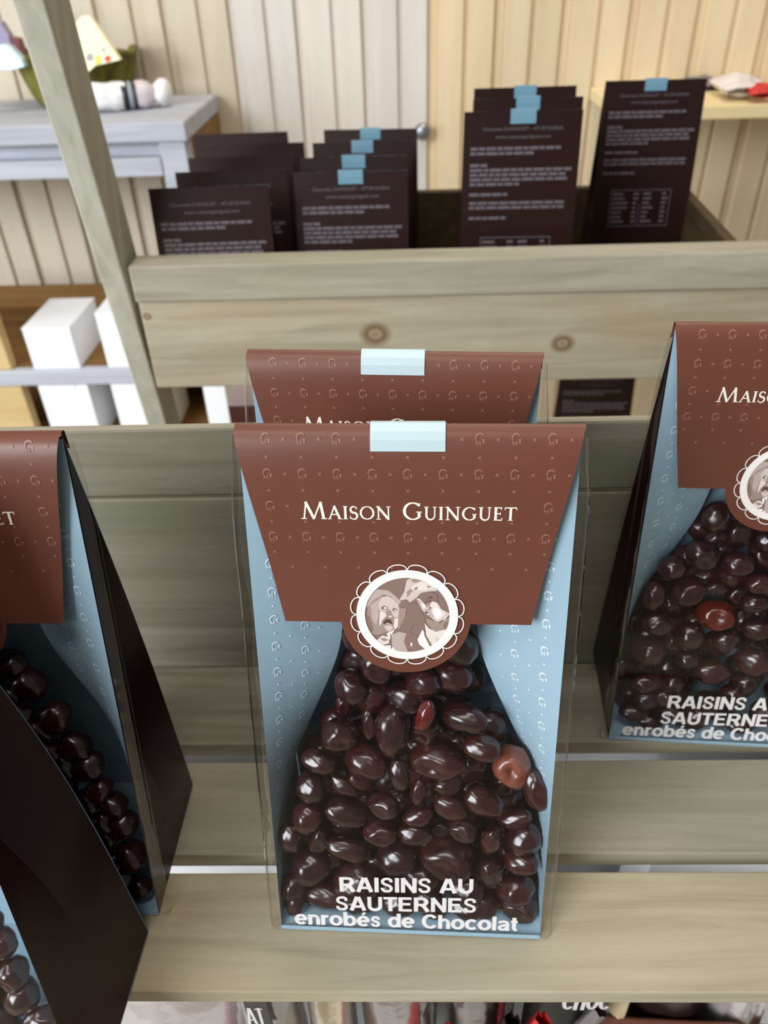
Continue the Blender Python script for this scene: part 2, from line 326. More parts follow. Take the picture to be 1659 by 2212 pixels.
def bold_glyph(ch):
    """heavy grotesque letters as strokes in a unit cap-height cell -> (strokes, advance)"""
    X = .74; V = lambda x, a=0., c=1.: ([(x, a), (x, c)], BW); Hh = lambda y, a, c: ([(a, y), (c, y)], BH)
    def wv(p, a0, a1): return [BH + (BW - BH) * abs(math.cos(R(a0 + (a1 - a0) * i / (len(p) - 1)))) for i in range(len(p))]
    def ring(cx, cy, rx, ry, a0, a1, n=22):
        p = arc(cx, cy, rx, ry, a0, a1, n); return (p, wv(p, a0, a1))
    r_o = lambda: ring(.36, X / 2, .27, X / 2 - .065, 0, 360, 28)
    if ch == 'R': return [V(.12), ([(.12, .92), (.46, .92)] + arc(.46, .70, .2, .22, 90, -90, 10) + [(.46, .48), (.12, .48)], [BH, BH] + [BH + (BW - BH) * math.sin(math.pi * k / 10) for k in range(11)] + [BH, BH]), ([(.40, .47), (.54, .36), (.74, .0)], [BH, BW, BW * 1.1])], .82
    if ch == 'A': return [([(.09, 0), (.40, .99)], BW), ([(.46, .99), (.77, 0)], BW), Hh(.29, .2, .66)], .86
    if ch == 'I': return [V(.13)], .26
    if ch in 'Ss':
        h = 1. if ch == 'S' else X; w_ = .34 if ch == 'S' else .28
        p = [(w_ + (w_ - .09) * x, h * y) for x, y in ((.92, .70), (.80, .86), (.4, .925), (0, .93), (-.5, .91), (-.86, .80), (-.84, .65), (-.5, .57), (.1, .50), (.62, .43), (.9, .32), (.84, .17), (.45, .085), (0, .075), (-.5, .09), (-.88, .2), (-.96, .31))]
        return [(p, .165)], w_ * 2 + .0
    if ch == 'N': return [V(.12), V(.70), ([(.10, 1.), (.72, .0)], .2)], .82
    if ch == 'U': return [([(.12, 1), (.12, .36)] + arc(.40, .34, .28, .265, 180, 360, 14) + [(.68, .36), (.68, 1)], BW * .95)], .80
    if ch == 'T': return [Hh(.922, .0, .70), V(.35)], .70
    if ch == 'E': return [V(.12), Hh(.922, .12, .68), Hh(.52, .12, .63), Hh(.078, .12, .70)], .74
    if ch == 'C': return [ring(.45, .5, .35, .435, 38, 322, 26)], .84
    if ch in 'nh': return [V(.115, 0, X if ch == 'n' else 1), ([(.115, .42)] + arc(.35, .42, .215, .245, 165, 0, 12) + [(.565, .40), (.565, 0)], [.1] + [BH] * 13 + [BW, BW])], .68
    if ch == 'r': return [V(.115, 0, X), ([(.115, .40), (.17, .56), (.28, .655), (.43, .64)], [.1, BH, BH, BH])], .44
    if ch == 'o': return [r_o()], .72
    if ch == 'b': return [V(.115), ring(.37, X / 2, .25, X / 2 - .065, 0, 360, 28)], .72
    if ch == 'd': return [V(.60), ring(.345, X / 2, .25, X / 2 - .065, 0, 360, 28)], .72
    if ch in 'e\u00e9':
        g = [ring(.35, X / 2, .26, X / 2 - .065, 0, 318, 26), Hh(.375, .12, .66)]
        if ch == '\u00e9': g.append(([(.30, .83), (.46, 1.0)], [.13, .15]))
        return g, .70
    if ch == 'c': return [ring(.36, X / 2, .27, X / 2 - .065, 42, 318, 24)], .66
    if ch == 'l': return [V(.12)], .24
    if ch == 'a': return [([(.08, .54), (.16, .63), (.33, .665), (.50, .62), (.545, .50), (.545, .14), (.59, .0)], [BH, BH, BH, BH, BW, BW, BW]), ([(.545, .42), (.28, .37), (.12, .28), (.11, .16), (.22, .075), (.40, .09), (.545, .22)], BH)], .67
    if ch == 't': return [([(.19, .96), (.19, .17), (.25, .08), (.38, .075)], [BW, BW, BH, BH]), Hh(.665, .02, .38)], .42
    return [], .32
def bold(mb, t, u0, u1, s0, H, F, mi, slope=0.):
    x = 0; it = []
    for ch in t:
        g, adv = bold_glyph(ch); it.append((x, g)); x += adv + .055
    kx = (u1 - u0) / (x - .1); pen = min(H, kx * 1.12); k = 0
    for gx, g in it:
        for pts, wd in g:
            k += 1
            stroke(mb, [(u0 + (gx + px) * kx, s0 + py * H + slope * (gx + px) * kx) for px, py in pts],
                   [v * pen for v in wd] if isinstance(wd, (list, tuple)) else wd * pen, lambda u, v, k=k: F(u, v, k * 3e-6), mi)
_txt = {}
def text_geo(t, bold=0.):
    key = (t, bold)
    if key not in _txt:
        c = bpy.data.curves.new('lettering', 'FONT'); c.body = t; c.size = 1; c.offset = bold; c.fill_mode = 'FRONT'; c.resolution_u = 4
        o = bpy.data.objects.new('lettering', c); C.objects.link(o)
        dg = bpy.context.evaluated_depsgraph_get(); me = bpy.data.meshes.new_from_object(o.evaluated_get(dg))
        v = [(q.co.x, q.co.y) for q in me.vertices]; f = [tuple(p.vertices) for p in me.polygons]
        bpy.data.objects.remove(o); bpy.data.meshes.remove(me); bpy.data.curves.remove(c)
        _txt[key] = (v, f)
    return _txt[key]
def sans(mb, t, u0, u1, s0, H, F, mi, bold=0., slope=0.):
    """text fitted between u0 and u1; H = height of its tallest letter"""
    v, f = text_geo(t, bold); x0 = min(a for a, _ in v); x1 = max(a for a, _ in v); y1 = max(c for _, c in v)
    kx = (u1 - u0) / (x1 - x0); ky = H / y1; n = len(mb.v)
    for a, c in v:
        u = u0 + (a - x0) * kx; mb.v.append(tuple(F(u, s0 + c * ky + slope * (u - u0))))
    for q in f: mb.f.append(tuple(n + i for i in q)); mb.m.append(mi)
def monogram(mb, u, s, H, F, mi):
    T = lambda x, y: (u + (x - .5) * H, s + (y - .5) * H)
    p = arc(.5, .6, .36, .38, 30, 225, 10)
    stroke(mb, [T(*q) for q in p], [(.07 + .11 * math.sin(math.pi * min(1, i / 10 * 1.1))) * H for i in range(11)], F, mi)
    stroke(mb, [T(.8, .16), T(.8, .52)], .17 * H, F, mi); stroke(mb, [T(.62, .5), T(.98, .5)], .06 * H, F, mi)
    for a, c, w_ in (((.16, 0), (.2, .38), .06), ((.2, .38), (.34, .06), .1), ((.34, .06), (.5, .38), .06), ((.5, .38), (.54, 0), .1)):
        stroke(mb, [T(*a), T(*c)], w_ * H, F, mi)
def cross(mb, u, s, r, F, mi):
    stroke(mb, [(u - r, s - r), (u + r, s + r)], r * .8, F, mi); stroke(mb, [(u - r, s + r), (u + r, s - r)], r * .8, F, mi)
# ------------------------------------------------------------------ the bag
W = .1
CRX = [(-.1, 0), (0, 0), (.12, 0), (.3, .0058), (.4, .013), (.5, .0208), (.58, .0258), (.7, .0285), (.85, .0294), (1, .0295), (1.15, .0295)]
def crx(v):
    """how far the side fold is pushed in at height v (smooth through the measured points)"""
    for k in range(1, len(CRX) - 2):
        (x0, y0), (x1, y1), (x2, y2), (x3, y3) = CRX[k - 1:k + 3]
        if v <= x2:
            t = (v - x1) / (x2 - x1); h_ = x2 - x1; m1 = (y2 - y0) / (x2 - x0) * h_; m2 = (y3 - y1) / (x3 - x1) * h_
            return max(0, (2*t**3 - 3*t*t + 1) * y1 + (t**3 - 2*t*t + t) * m1 + (3*t*t - 2*t**3) * y2 + (t**3 - t*t) * m2)
    return .0295
PORTRAIT = [  # tone, outline (pixels of a 1659-wide look at the badge)
 (2, [(1190,380),(1400,640),(1330,690),(1230,620),(1180,500)]),
 (4, [(300,480),(400,395),(560,410),(640,470),(730,560),(690,600),(600,490),(500,465),(400,520),(320,610),(260,650)]),
 (3, [(290,640),(360,540),(450,490),(560,475),(660,540),(710,640),(705,800),(650,930),(560,960),(420,1010),(330,1000),(262,850)]),
 (4, [(420,540),(500,490),(620,505),(700,600),(680,660),(460,680)]),
 (5, [(470,510),(560,485),(650,545),(702,640),(698,760),(640,770),(600,720),(560,690),(450,690),(430,600)]),
 (4, [(330,600),(420,545),(440,640),(430,760),(400,880),(345,800)]), (2, [(262,700),(310,760),(360,930),(330,1000),(270,880)]),
 (6, [(450,690),(520,700),(535,745),(480,805),(450,890),(438,860)]),
 (1, [(462,640),(500,612),(556,630),(545,664),(482,666)]), (7, [(497,632),(540,630),(535,654),(502,656)]),
 (1, [(612,655),(640,640),(676,662),(655,692),(620,686)]), (7, [(640,658),(664,668),(650,686),(636,680)]),
 (3, [(545,664),(585,664),(618,740),(572,752),(528,735)]), (6, [(560,745),(612,745),(596,765),(566,765)]),
 (0, [(488,832),(530,788),(592,798),(612,862),(560,848),(500,862)]), (4, [(515,850),(560,842),(606,862),(560,872)]),
 (5, [(500,880),(600,874),(625,915),(570,965),(520,930)]), (6, [(640,785),(690,770),(684,890),(642,935),(628,880)]),
 (2, [(700,940),(780,740),(850,600),(900,560),(960,600),(1000,700),(1050,800),(1030,850),(880,860),(840,980)]),
 (3, [(700,640),(800,640),(780,740),(700,930),(680,900)]),
 (2, [(790,960),(940,1000),(940,1100),(1040,1200),(820,1250),(720,1080)]),
 (4, [(600,1000),(700,960),(790,980),(760,1100),(820,1250),(640,1245),(590,1180)]),
 (7, [(535,985),(640,930),(602,1000),(592,1080),(556,1050)]), (6, [(400,1080),(480,1015),(570,1040),(562,1120),(480,1150),(410,1125)]),
 (3, [(440,1060),(500,1045),(560,1075),(500,1100)]), (7, [(470,1155),(590,1150),(680,1250),(560,1240),(480,1190)]), (2, [(578,980),(596,1000),(606,1180),(586,1200),(580,1080)]),
 (5, [(700,540),(770,420),(800,270),(900,228),(1010,250),(1180,340),(1192,405),(1100,412),(990,432),(925,500),(845,562),(800,520)]),
 (6, [(850,380),(960,290),(1100,300),(1180,360),(1040,400),(940,400)]), (3, [(850,260),(960,240),(1020,262),(930,300),(880,300)]),
 (3, [(800,420),(850,380),(880,400),(830,470),(810,500)]), (2, [(900,370),(945,350),(935,385),(905,400)]), (3, [(1060,330),(1120,350),(1070,372)]),
 (2, [(970,500),(990,432),(1100,408),(1190,450),(1205,545),(1120,565),(1030,560)]),
 (5, [(925,505),(970,505),(1030,570),(1060,610),(1130,540),(1200,560),(1250,640),(1345,690),(1300,770),(1200,825),(1130,770),(1060,715),(1000,660),(960,580)]),
 (6, [(1105,600),(1135,548),(1192,566),(1225,640),(1300,700),(1270,770),(1190,790),(1140,720),(1120,660)]),
 (7, [(1150,640),(1205,620),(1250,690),(1235,760),(1185,770),(1150,710)]),
 (4, [(940,520),(985,560),(1010,640),(975,620),(950,570)]), (6, [(985,560),(1030,580),(1050,625),(1015,640),(990,610)]), (7, [(1005,588),(1034,586),(1040,618),(1014,622)]),
 (3, [(1050,575),(1085,560),(1105,585),(1085,625),(1058,610)]), (1, [(1035,548),(1100,520),(1150,528),(1100,545),(1045,562)]), (0, [(1060,500),(1110,480),(1150,492),(1105,500)]),
 (4, [(1040,650),(1075,640),(1060,676),(1030,684)]),
 (0, [(1032,690),(1072,668),(1106,610),(1124,632),(1098,680),(1060,704)]), (7, [(1062,684),(1092,656),(1110,628),(1114,640),(1092,676)]),
 (4, [(1070,715),(1120,690),(1150,740),(1120,760)]),
 (3, [(1050,760),(1140,790),(1240,828),(1320,770),(1400,720),(1390,880),(1280,945),(1150,935),(1080,870)]),
 (5, [(1220,780),(1310,700),(1370,690),(1300,790)]), (2, [(1280,840),(1360,780),(1370,850),(1290,910)]),
 (6, [(1035,830),(1090,900),(1180,945),(1360,905),(1340,1020),(1180,1170),(1120,1165),(1060,1040)]),
 (7, [(940,1060),(1010,915),(1060,1050),(1130,1200),(1060,1210),(960,1120)]), (2, [(1022,900),(1060,1000),(1150,1165),(1115,1172),(1030,1000)]),
 (5, [(1180,1010),(1250,1060),(1180,1130)]), (6, [(850,1100),(880,1110),(870,1160),(845,1140)]),
]
TONES = [(92, 68, 62), (116, 92, 86), (140, 114, 104), (166, 142, 132), (192, 174, 166), (214, 198, 190), (234, 222, 214), (250, 244, 238)]
M['tones'] = [mat('portrait_tone_%s' % n, c, .5) for n, c in zip(('ink', 'umber', 'taupe', 'fawn', 'ash', 'bone', 'ivory', 'chalk'), TONES)]
def make_bag(label, cat='bag', h=.197, d=.0595, rd=0., rx=0., bulge=.003, front=True, back_print=True, tape=M['tape'], tape_u=0., group=None, fold=True):
    root = thing('chocolate_bag', label, cat, group=group)
    L = math.hypot(h, d / 2 + rd); e = Vector((0, (d / 2 + rd) / L, h / L)); nrm = Vector((0, -e.z, e.y))
    def FP(u, s, off=0.):       # front plane, u across, s up from the base edge (metres)
        v = s / L; return Vector((u + rx * v, -d / 2, 0)) + e * s + nrm * off
    top_x = 0
    ef = lambda sgn, v: Vector((sgn * W / 2 + rx * v, -d / 2 + (rd + d / 2) * v, h * v))
    eb = lambda sgn, v: Vector((sgn * W / 2 + rx * v, d / 2 + (rd - d / 2) * v + bulge * math.sin(math.pi * v), h * v))
    ec = lambda sgn, v: Vector((sgn * (W / 2 - crx(v)) + rx * v, (ef(sgn, v).y + eb(sgn, v).y) / 2, h * v))
    VS = [i / 56 for i in range(57)]
    b = MB()
    # back panel, gussets, base: one sheet, dark outside, pale blue inside
    def sheet(rows, want):
        p, q, r_ = rows[3][0], rows[3][1], rows[4][0]
        nn = (q - p).cross(r_ - p)
        if nn.dot(want) < 0: rows = [r[::-1] for r in rows]
        b.grid(rows, 0)
    sheet([[eb(1, v), eb(0, v), eb(-1, v)] for v in VS], Vector((0, 1, 0)))
    for sg in (-1, 1):
        mid = lambda a, c: (a + c) * .5
        gi = Vector((0, .0003, 0))
        sheet([[ef(sg, v) + gi, mid(ef(sg, v) + gi, ec(sg, v)), ec(sg, v)] for v in VS], Vector((sg, .6, 0)))
        sheet([[ec(sg, v), mid(ec(sg, v), eb(sg, v) - gi), eb(sg, v) - gi] for v in VS], Vector((sg, -.6, 0)))
    B = [Vector((-W / 2, -d / 2, 0)), Vector((W / 2, -d / 2, 0)), Vector((W / 2, d / 2, 0)), Vector((-W / 2, d / 2, 0))]
    b.face([q + Vector((0, 0, .0004)) for q in reversed(B)], 0)
    b.face([FP(-W / 2, 0, -.0001), FP(W / 2, 0, -.0001), FP(W / 2, .002, -.0001), FP(-W / 2, .002, -.0001)], 1)
    # monogram print on the inner blue of the gussets
    if front:
        for sg in (-1, 1):
            gi = Vector((0, .0003, 0))
            def G(u, s):        # u: metres in from the edge along the folded side, s: height along the edge
                v = max(0, min(1, s / L)); a = ef(sg, v); c = ec(sg, v); wv = (c - a); l = wv.length or 1
                nn = Vector((-sg * .7, -.7, 0)); return a + wv * (u / l) + nn * .00024 + gi * max(0, 1 - u / l)
            for k in range(17):
                s = .012 + k * .0104
                for j in range(3):
                    u = .0062 + j * .0102; wl = (ec(sg, s / L) - ef(sg, s / L)).length
                    if u + .0035 < wl and s < L - .006:
                        GM = (lambda uu, ss: G(uu, ss)) if sg < 0 else (lambda uu, ss, u=u: G(2 * u - uu, ss))
                        monogram(b, u, s + j * .0052, .0034, GM, 2); cross(b, u, s + .0052 + j * .0052, .00035, G, 2)
                    if u + .0075 < wl and s < L - .006: cross(b, u + .0051, s + .0026, .00035, G, 2)
    if back_print:              # printed back panel
        def BP(u, s):           # s: metres down from the ridge, u across as read from behind
            v = max(0, 1 - s / h); q = eb(1, v); return Vector((-u + rx * v, q.y + .0004, q.z))
        BT = lambda u, s: BP(u, -s)
        rr = random.Random(7)
        sans(b, 'Chocolats GUINGUET - 47120 DURAS', -.034, .034, -.0145, .0026, BT, 3, .004)
        sans(b, 'www.maisonguinguet.com', -.023, .024, -.0205, .0024, BT, 3, .004)
        def para(s, n, last, first=1.):
            for k in range(n):
                u = -.044; end = -.044 + .088 * (last if k == n - 1 else first)
                while u < end - .004:
                    wl = min(end - u, rr.uniform(.004, .011))
                    b.face([BP(u, s + k * .0038 + .0024), BP(u + wl, s + k * .0038 + .0024), BP(u + wl, s + k * .0038), BP(u, s + k * .0038)], 3); u += wl + .0011
        para(.027, 2, .62, .92); para(.040, 1, .17); para(.0438, 4, .5); para(.0635, 1, .38); para(.0705, 2, .95); para(.083, 1, .4)
        s0 = .1005; tb = [(-.033, s0, .030, s0 + .0007), (-.033, s0 + .036, .030, s0 + .0367), (-.033, s0, -.0323, s0 + .036), (.0293, s0, .030, s0 + .036), (-.002, s0 + .014, -.0013, s0 + .036)]
        for k in range(7):
            for cx, lim in ((-.031, .018), (.001, .012), (-.009, .006), (.021, .007)):
                y = s0 + .003 + k * .0046; wl = rr.uniform(.5, 1) * lim; tb.append((cx, y, cx + wl, y + .0022))
        if h > .16:
            for (u0, a, u1, c) in tb: b.face([BP(u0, c), BP(u1, c), BP(u1, a), BP(u0, a)], 3)
    cso = b.build('card_sleeve', [M['card2'], M['blue'], M['mono_blue'], M['grey_ink']], root)
    for p_ in cso.data.polygons:
        if p_.material_index == 0 and len(p_.vertices) == 4 and p_.index < 56 * 10: p_.use_smooth = True
    if front:
        # clear front and its side folds
        f = MB(); f.grid([[FP(-W / 2 - .0008, L * k / 12 * .985, .0003), FP(W / 2 + .0008, L * k / 12 * .985, .0003)] for k in range(13)], 0)
        fw = f.build('film_window', M['film'], root, smooth=True)
        rg = random.Random(5)
        for sg in (-1, 1) if fold else ():
            g = MB(); rows = []
            for k in range(25):
                v = k / 24 * .985; j = rg.uniform(-.0004, .0004); wv = .0036 * min(1, (1 - v) * 6 + .25)
                rows.append([FP(sg * (W / 2 + .0008), L * v, .0003), FP(sg * (W / 2 + .0008 + wv * .6) , L * v, -.0002 + j), FP(sg * (W / 2 + .0008 + wv), L * v, -.0016 + j), FP(sg * (W / 2 + .0008 + wv * .9), L * v, -.0032)])
            g.grid(rows, 0); g.build('film_fold', M['film_edge'], root, smooth=True)
        T = MB(); F = lambda u, s, o=0.: FP(u, s, .0006 + o)
        q = .001
        bold(T, 'RAISINS AU', -26.4*q, 23.6*q, 21.6*q, 7.3*q, F, 0, .03)
        bold(T, 'SAUTERNES', -28.2*q, 25*q, 11.9*q, 7.2*q, F, 0, .03)
        bold(T, 'enrob\u00e9s de Chocolat', -44.3*q, 41*q, 3.7*q, 7.2*q, F, 0, .012)
        lt = T.build('product_lettering', M['white_ink'], fw); lt['label'] = 'white product lettering'
        # flap
        def off(s):
            x = max(0., min(1., (L - s) / .046)); return .0012 + .0030 * math.sin(math.pi * x ** .55) * (1 - x * .55)
        fl = MB(); hwf = lambda s: .0505 + (.0391 - .0505) * min(1, (L - s) / .0640)
        FF = lambda u, s, o=0.: FP(u, s, off(s) + o)
        rows = []
        top = FP(0, L, 0)
        for k in range(4):      # over the ridge from the back
            a = R(150 - k * 42); hw = .0505
            dv = Vector((0, -math.cos(a), math.sin(a))) * .0016
            rows.append([Vector((sx * hw * (1 - .02 * j) + rx, top.y, top.z - .0006)) + dv for j, sx in ((0, -1), (0, -.5), (0, 0), (0, .5), (0, 1))])
        rows.insert(0, [Vector((sx * .0505 + rx, eb(1, .97).y + .0008, eb(1, .97).z)) for sx in (-1, -.5, 0, .5, 1)])
        sE = L - .0642
        ss = [L - .0006 - (.0636) * (k / 22) for k in range(23)]
        rows += [[FF(sx * hwf(s) - .0004, s) for sx in (-1, -.5, 0, .5, 1)] for s in ss]
        fl.grid(rows, 0)
        cu, cs, cr = -.0009, sE + .0022, .0207
        a0 = math.asin(.0022 / cr)
        pts = [(cu + cr * math.cos(math.pi + a0 + (math.pi - 2 * a0) * k / 28), cs + cr * math.sin(math.pi + a0 + (math.pi - 2 * a0) * k / 28)) for k in range(29)]
        fl.face([FF(*p_) for p_ in pts], 0)
        K = lambda u, s: FF(u, s, .00012)
        inside = lambda u, s: abs(u) < hwf(s) - .0016
        for r_ in range(4):
            s = L - .0028 - r_ * .01045
            for i in range(9):
                u = -.0412 + i * .0103
                blocked = r_ == 2 and -.034 < u < .034
                if inside(u, s) and not (r_ == 0 and abs(u - tape_u) < .0125) and not blocked: monogram(fl, u, s, .0033, K, 1)
                if inside(u + .0052, s) and not blocked and not (r_ == 0 and abs(u + .0052 - tape_u) < .0118): cross(fl, u + .0052, s, .00042, K, 1)
                if inside(u, s - .0052): cross(fl, u, s - .0052, .00042, K, 1)
        for i in range(9):
            u = -.036 + i * .0103
            if inside(u, L - .0447): cross(fl, u, L - .0447, .00042, K, 1)
        KL = lambda u, s: FF(u, s, .0002)
        roman(fl, 'MAISON', -.0319, -.0052, L - .0279, .0058, KL, 2)
        roman(fl, 'GUINGUET', -.0015, .0321, L - .0279, .0058, KL, 2)
        flo = fl.build('flap', [M['flap'], M['mono'], M['cream']], root)
        for p_ in flo.data.polygons:
            if p_.material_index == 0 and len(p_.vertices) == 4: p_.use_smooth = True
        # round photo badge on the flap tab
        bd = MB(); bu, bs, br = -.0004, L - .0612, .0161
        def D(o): return lambda x, y: FF(bu + x * br, bs + y * br, o)
        bd.face([D(.0002)(*p_) for p_ in arc(0, 0, .9, .9, 0, 360, 47)[:-1]], 2)
        for k, (tn, pl) in enumerate(PORTRAIT):
            pp = []
            for (px, py) in pl:
                x, y = (px - 805) / 665, -(py - 735) / 600; rr2 = math.hypot(x, y)
                if rr2 > .93: x, y = x * .93 / rr2, y * .93 / rr2
                pp.append(D(.00022 + k * .000006)(x, y))
            bd.face(pp, tn)
        o_ = .00055
        stroke(bd, arc(0, 0, .915, .915, 0, 360, 64), .17, D(o_), 7)
        for k in range(16):
            c = R(k * 22.5 + 11); pts = []
            for i in range(13):
                th = (i / 12 - .5) * 2; a = c + th * R(11.25); pts.append(((1.0 + .125 * math.sqrt(max(0, 1 - th * th)) ) * math.cos(a), (1.0 + .125 * math.sqrt(max(0, 1 - th * th))) * math.sin(a)))
            stroke(bd, pts, .022, D(o_), 7)
        bo = bd.build('photo_badge', M['tones'], flo); bo['label'] = 'round sepia photo badge in a cream scalloped ring'
    if tape:
        tp = MB(); hw = .0108
        if front:
            pr = [FP(0, L - .0062, off(L - .0062) + .0003), FP(0, L - .003, off(L - .003) + .0004), FP(0, L - .0006, off(L - .0006) + .0004)]
        else: pr = [FP(0, L - .0062, .0004), FP(0, L, .0006)]
        tpz = Vector((rx, rd, h)); pr += [tpz + Vector((0, -.0004, .0016)), tpz + Vector((0, .0010, .0014))]
        for s in (.0035, .0095): q_ = eb(1, 1 - s / h); pr.append(Vector((rx, q_.y + .0013 - (.0005 if s > .005 else 0), q_.z)))
        tp.grid([[Vector((p_.x * 0 + tape_u - hw + rx, p_.y, p_.z)), Vector((tape_u + hw + rx, p_.y, p_.z))] for p_ in pr], 0)
        tp.build('tape_seal', tape, root)
    return root, dict(L=L, e=e, n=nrm, d=d, rx=rx)
# ------------------------------------------------------------------ chocolate raisins
def candy_mesh(seed, dimple):
    bm = bmesh.new(); bmesh.ops.create_icosphere(bm, subdivisions=4, radius=1)
    r = random.Random(seed); o = Vector((r.uniform(0, 50), r.uniform(0, 50), r.uniform(0, 50)))
    for v in bm.verts:
        p = v.co.copy(); k = 1 + .16 * noise.noise(p * .9 + o) + .07 * noise.noise(p * 2.1 + o) + .022 * noise.noise(p * 4.3 + o)
        if dimple:
            a = max(0, -p.y); rr = math.hypot(p.x, p.z); k -= dimple * a * math.exp(-(rr / .42) ** 2) - .06 * math.exp(-((rr - .6) / .2) ** 2) * a
        v.co = p * k
    me = bpy.data.meshes.new('chocolate_raisin'); bm.to_mesh(me); bm.free()
    me.polygons.foreach_set('use_smooth', [True] * len(me.polygons)); me.materials.append(M['choc']); return me
CMR = candy_mesh(77, .5)
CM = [candy_mesh(i, dm) for i, dm in enumerate((0, 0, .3, 0, .12, 0, .22, 0))]
def fill_bag(root, info, cands, label, group, seed, back, special={}, extra_layers=2, scale_px=2.127, org=(500, 1400), top=.62):
    """front layer from a list seen through the window, second layer of the same pieces behind it"""
    rnd = random.Random(seed); bpy.context.view_layer.update()
    Mw = root.matrix_world; Mi = Mw.inverted(); cl = Mi @ CAM; d = info['d']; e, n, L = info['e'], info['n'], info['L']
    placed = []
    def put(P, ax, ang, lab, grp, m=None, mesh=None, tiltr=.35):
        me = mesh or rnd.choice(CM)
        if m: me = me.copy(); me.materials[0] = m
        o = link('chocolate_raisin', me); tag(o, lab, 'chocolate', grp)
        ex = Vector((1, 0, 0)); fr = Matrix((ex, -n, e)).transposed().to_4x4()
        rot = Matrix.Rotation(ang, 4, 'Y') @ Matrix.Rotation(rnd.uniform(-tiltr, tiltr), 4, 'X') @ Matrix.Rotation(rnd.uniform(-tiltr, tiltr), 4, 'Z')
        o.matrix_world = Mw @ Matrix.Translation(P) @ fr @ rot @ Matrix.Diagonal((ax[0], ax[1], ax[2], 1))
        placed.append((P, max(ax))); return o
    for i, it in enumerate(cands):
        (cx, cy, a, b_, ang) = it[:5]; depth = it[5] if len(it) > 5 else 0
        q = (org[0] + cx / scale_px, org[1] + cy / scale_px)
        dl = Mi.to_3x3() @ (FW + RT * ((q[0] - 829.5) / FPX) - UP * ((q[1] - 1106) / FPX))
        t0 = ((Vector((0, -d / 2, 0)) - cl).dot(n)) / dl.dot(n)
        A, Bv = a / scale_px * t0 / FPX, b_ / scale_px * t0 / FPX
        A *= 1.07; Bv *= 1.07; dep = max(min(A, Bv) * 1.22, A * .9) + .0007 + depth
        t = ((Vector((0, -d / 2, 0)) - n * dep - cl).dot(n)) / dl.dot(n); k = t / t0
        P = cl + dl * t; zmin = min(A, Bv) * .92 + .0015
        if P.z < zmin: P += e * ((zmin - P.z) / e.z)
        sp = special.get(i)
        put(P, (A * k, min(A, Bv) * k * .98, Bv * k / max(.75, 1.0)), R(ang), sp[0] if sp else label, None if sp else group, sp[1] if sp else None, sp[2] if sp else None)
    tries = 0; made = 0
    while made < back and tries < 6000:
        tries += 1
        v = rnd.random() ** 1.2 * top; u = rnd.uniform(-.5, .5) * (W - 2 * crx(v) * 1.05 - .010); r_ = rnd.uniform(.0058, .0074)
        lo = r_ * 2.0; yb_ = d * (1 - v) - .0062
        if yb_ < lo: continue
        dep = rnd.uniform(lo * .8, yb_); P = Vector((u + info['rx'] * v, -d / 2, 0)) + e * (v * L) - n * dep
        if P.z < r_ + .001: P += e * ((r_ + .001 - P.z) / e.z)
        if any((P - q).length < (r_ + rq) * .70 for q, rq in placed): continue
        put(P, (r_ * 1.1, r_ * .9, r_ * .95), rnd.uniform(0, 3), label, group); made += 1
# ------------------------------------------------------------------ the bags on the slatted tray
GRP = 'window bags on the slatted tray'
main, mi_ = make_bag('window bag on the lowest slats, round badge and product name wholly in view', rd=.0202, group=GRP)
main.location = (.0004, .1739, .0005); main.rotation_euler = (0, 0, -.0396)
behind, bi_ = make_bag('window bag standing behind the wholly visible one, only its flap top showing', rd=0, group=GRP)
behind.location = (-.0032, .2434, .0005); behind.rotation_euler = (0, 0, -.0767)
rbag, ri_ = make_bag('window bag on the upper slats against the backboard, its black side turned to us', rd=0, d=.0575, group=GRP)
rbag.location = (.1476, .2595, .0005); rbag.rotation_euler = (0, 0, -.0734)
lbag, li_ = make_bag('window bag with folded dark brown side and a lone letter T in view', rd=.0125, group=GRP, tape=None)
lbag.location = (-.1501, .1822, .0005); lbag.rotation_euler = (0, 0, -.0177)
fbag, fi_ = make_bag('dark brown bag overhanging the lowest slat in front of another bag, creased side shown', rd=.038, rx=-.038, h=.199, group=GRP, tape=None, bulge=.009, fold=False)
fbag.location = (-.1545, .1180, .0005); fbag.rotation_euler = (0, 0, -.05)
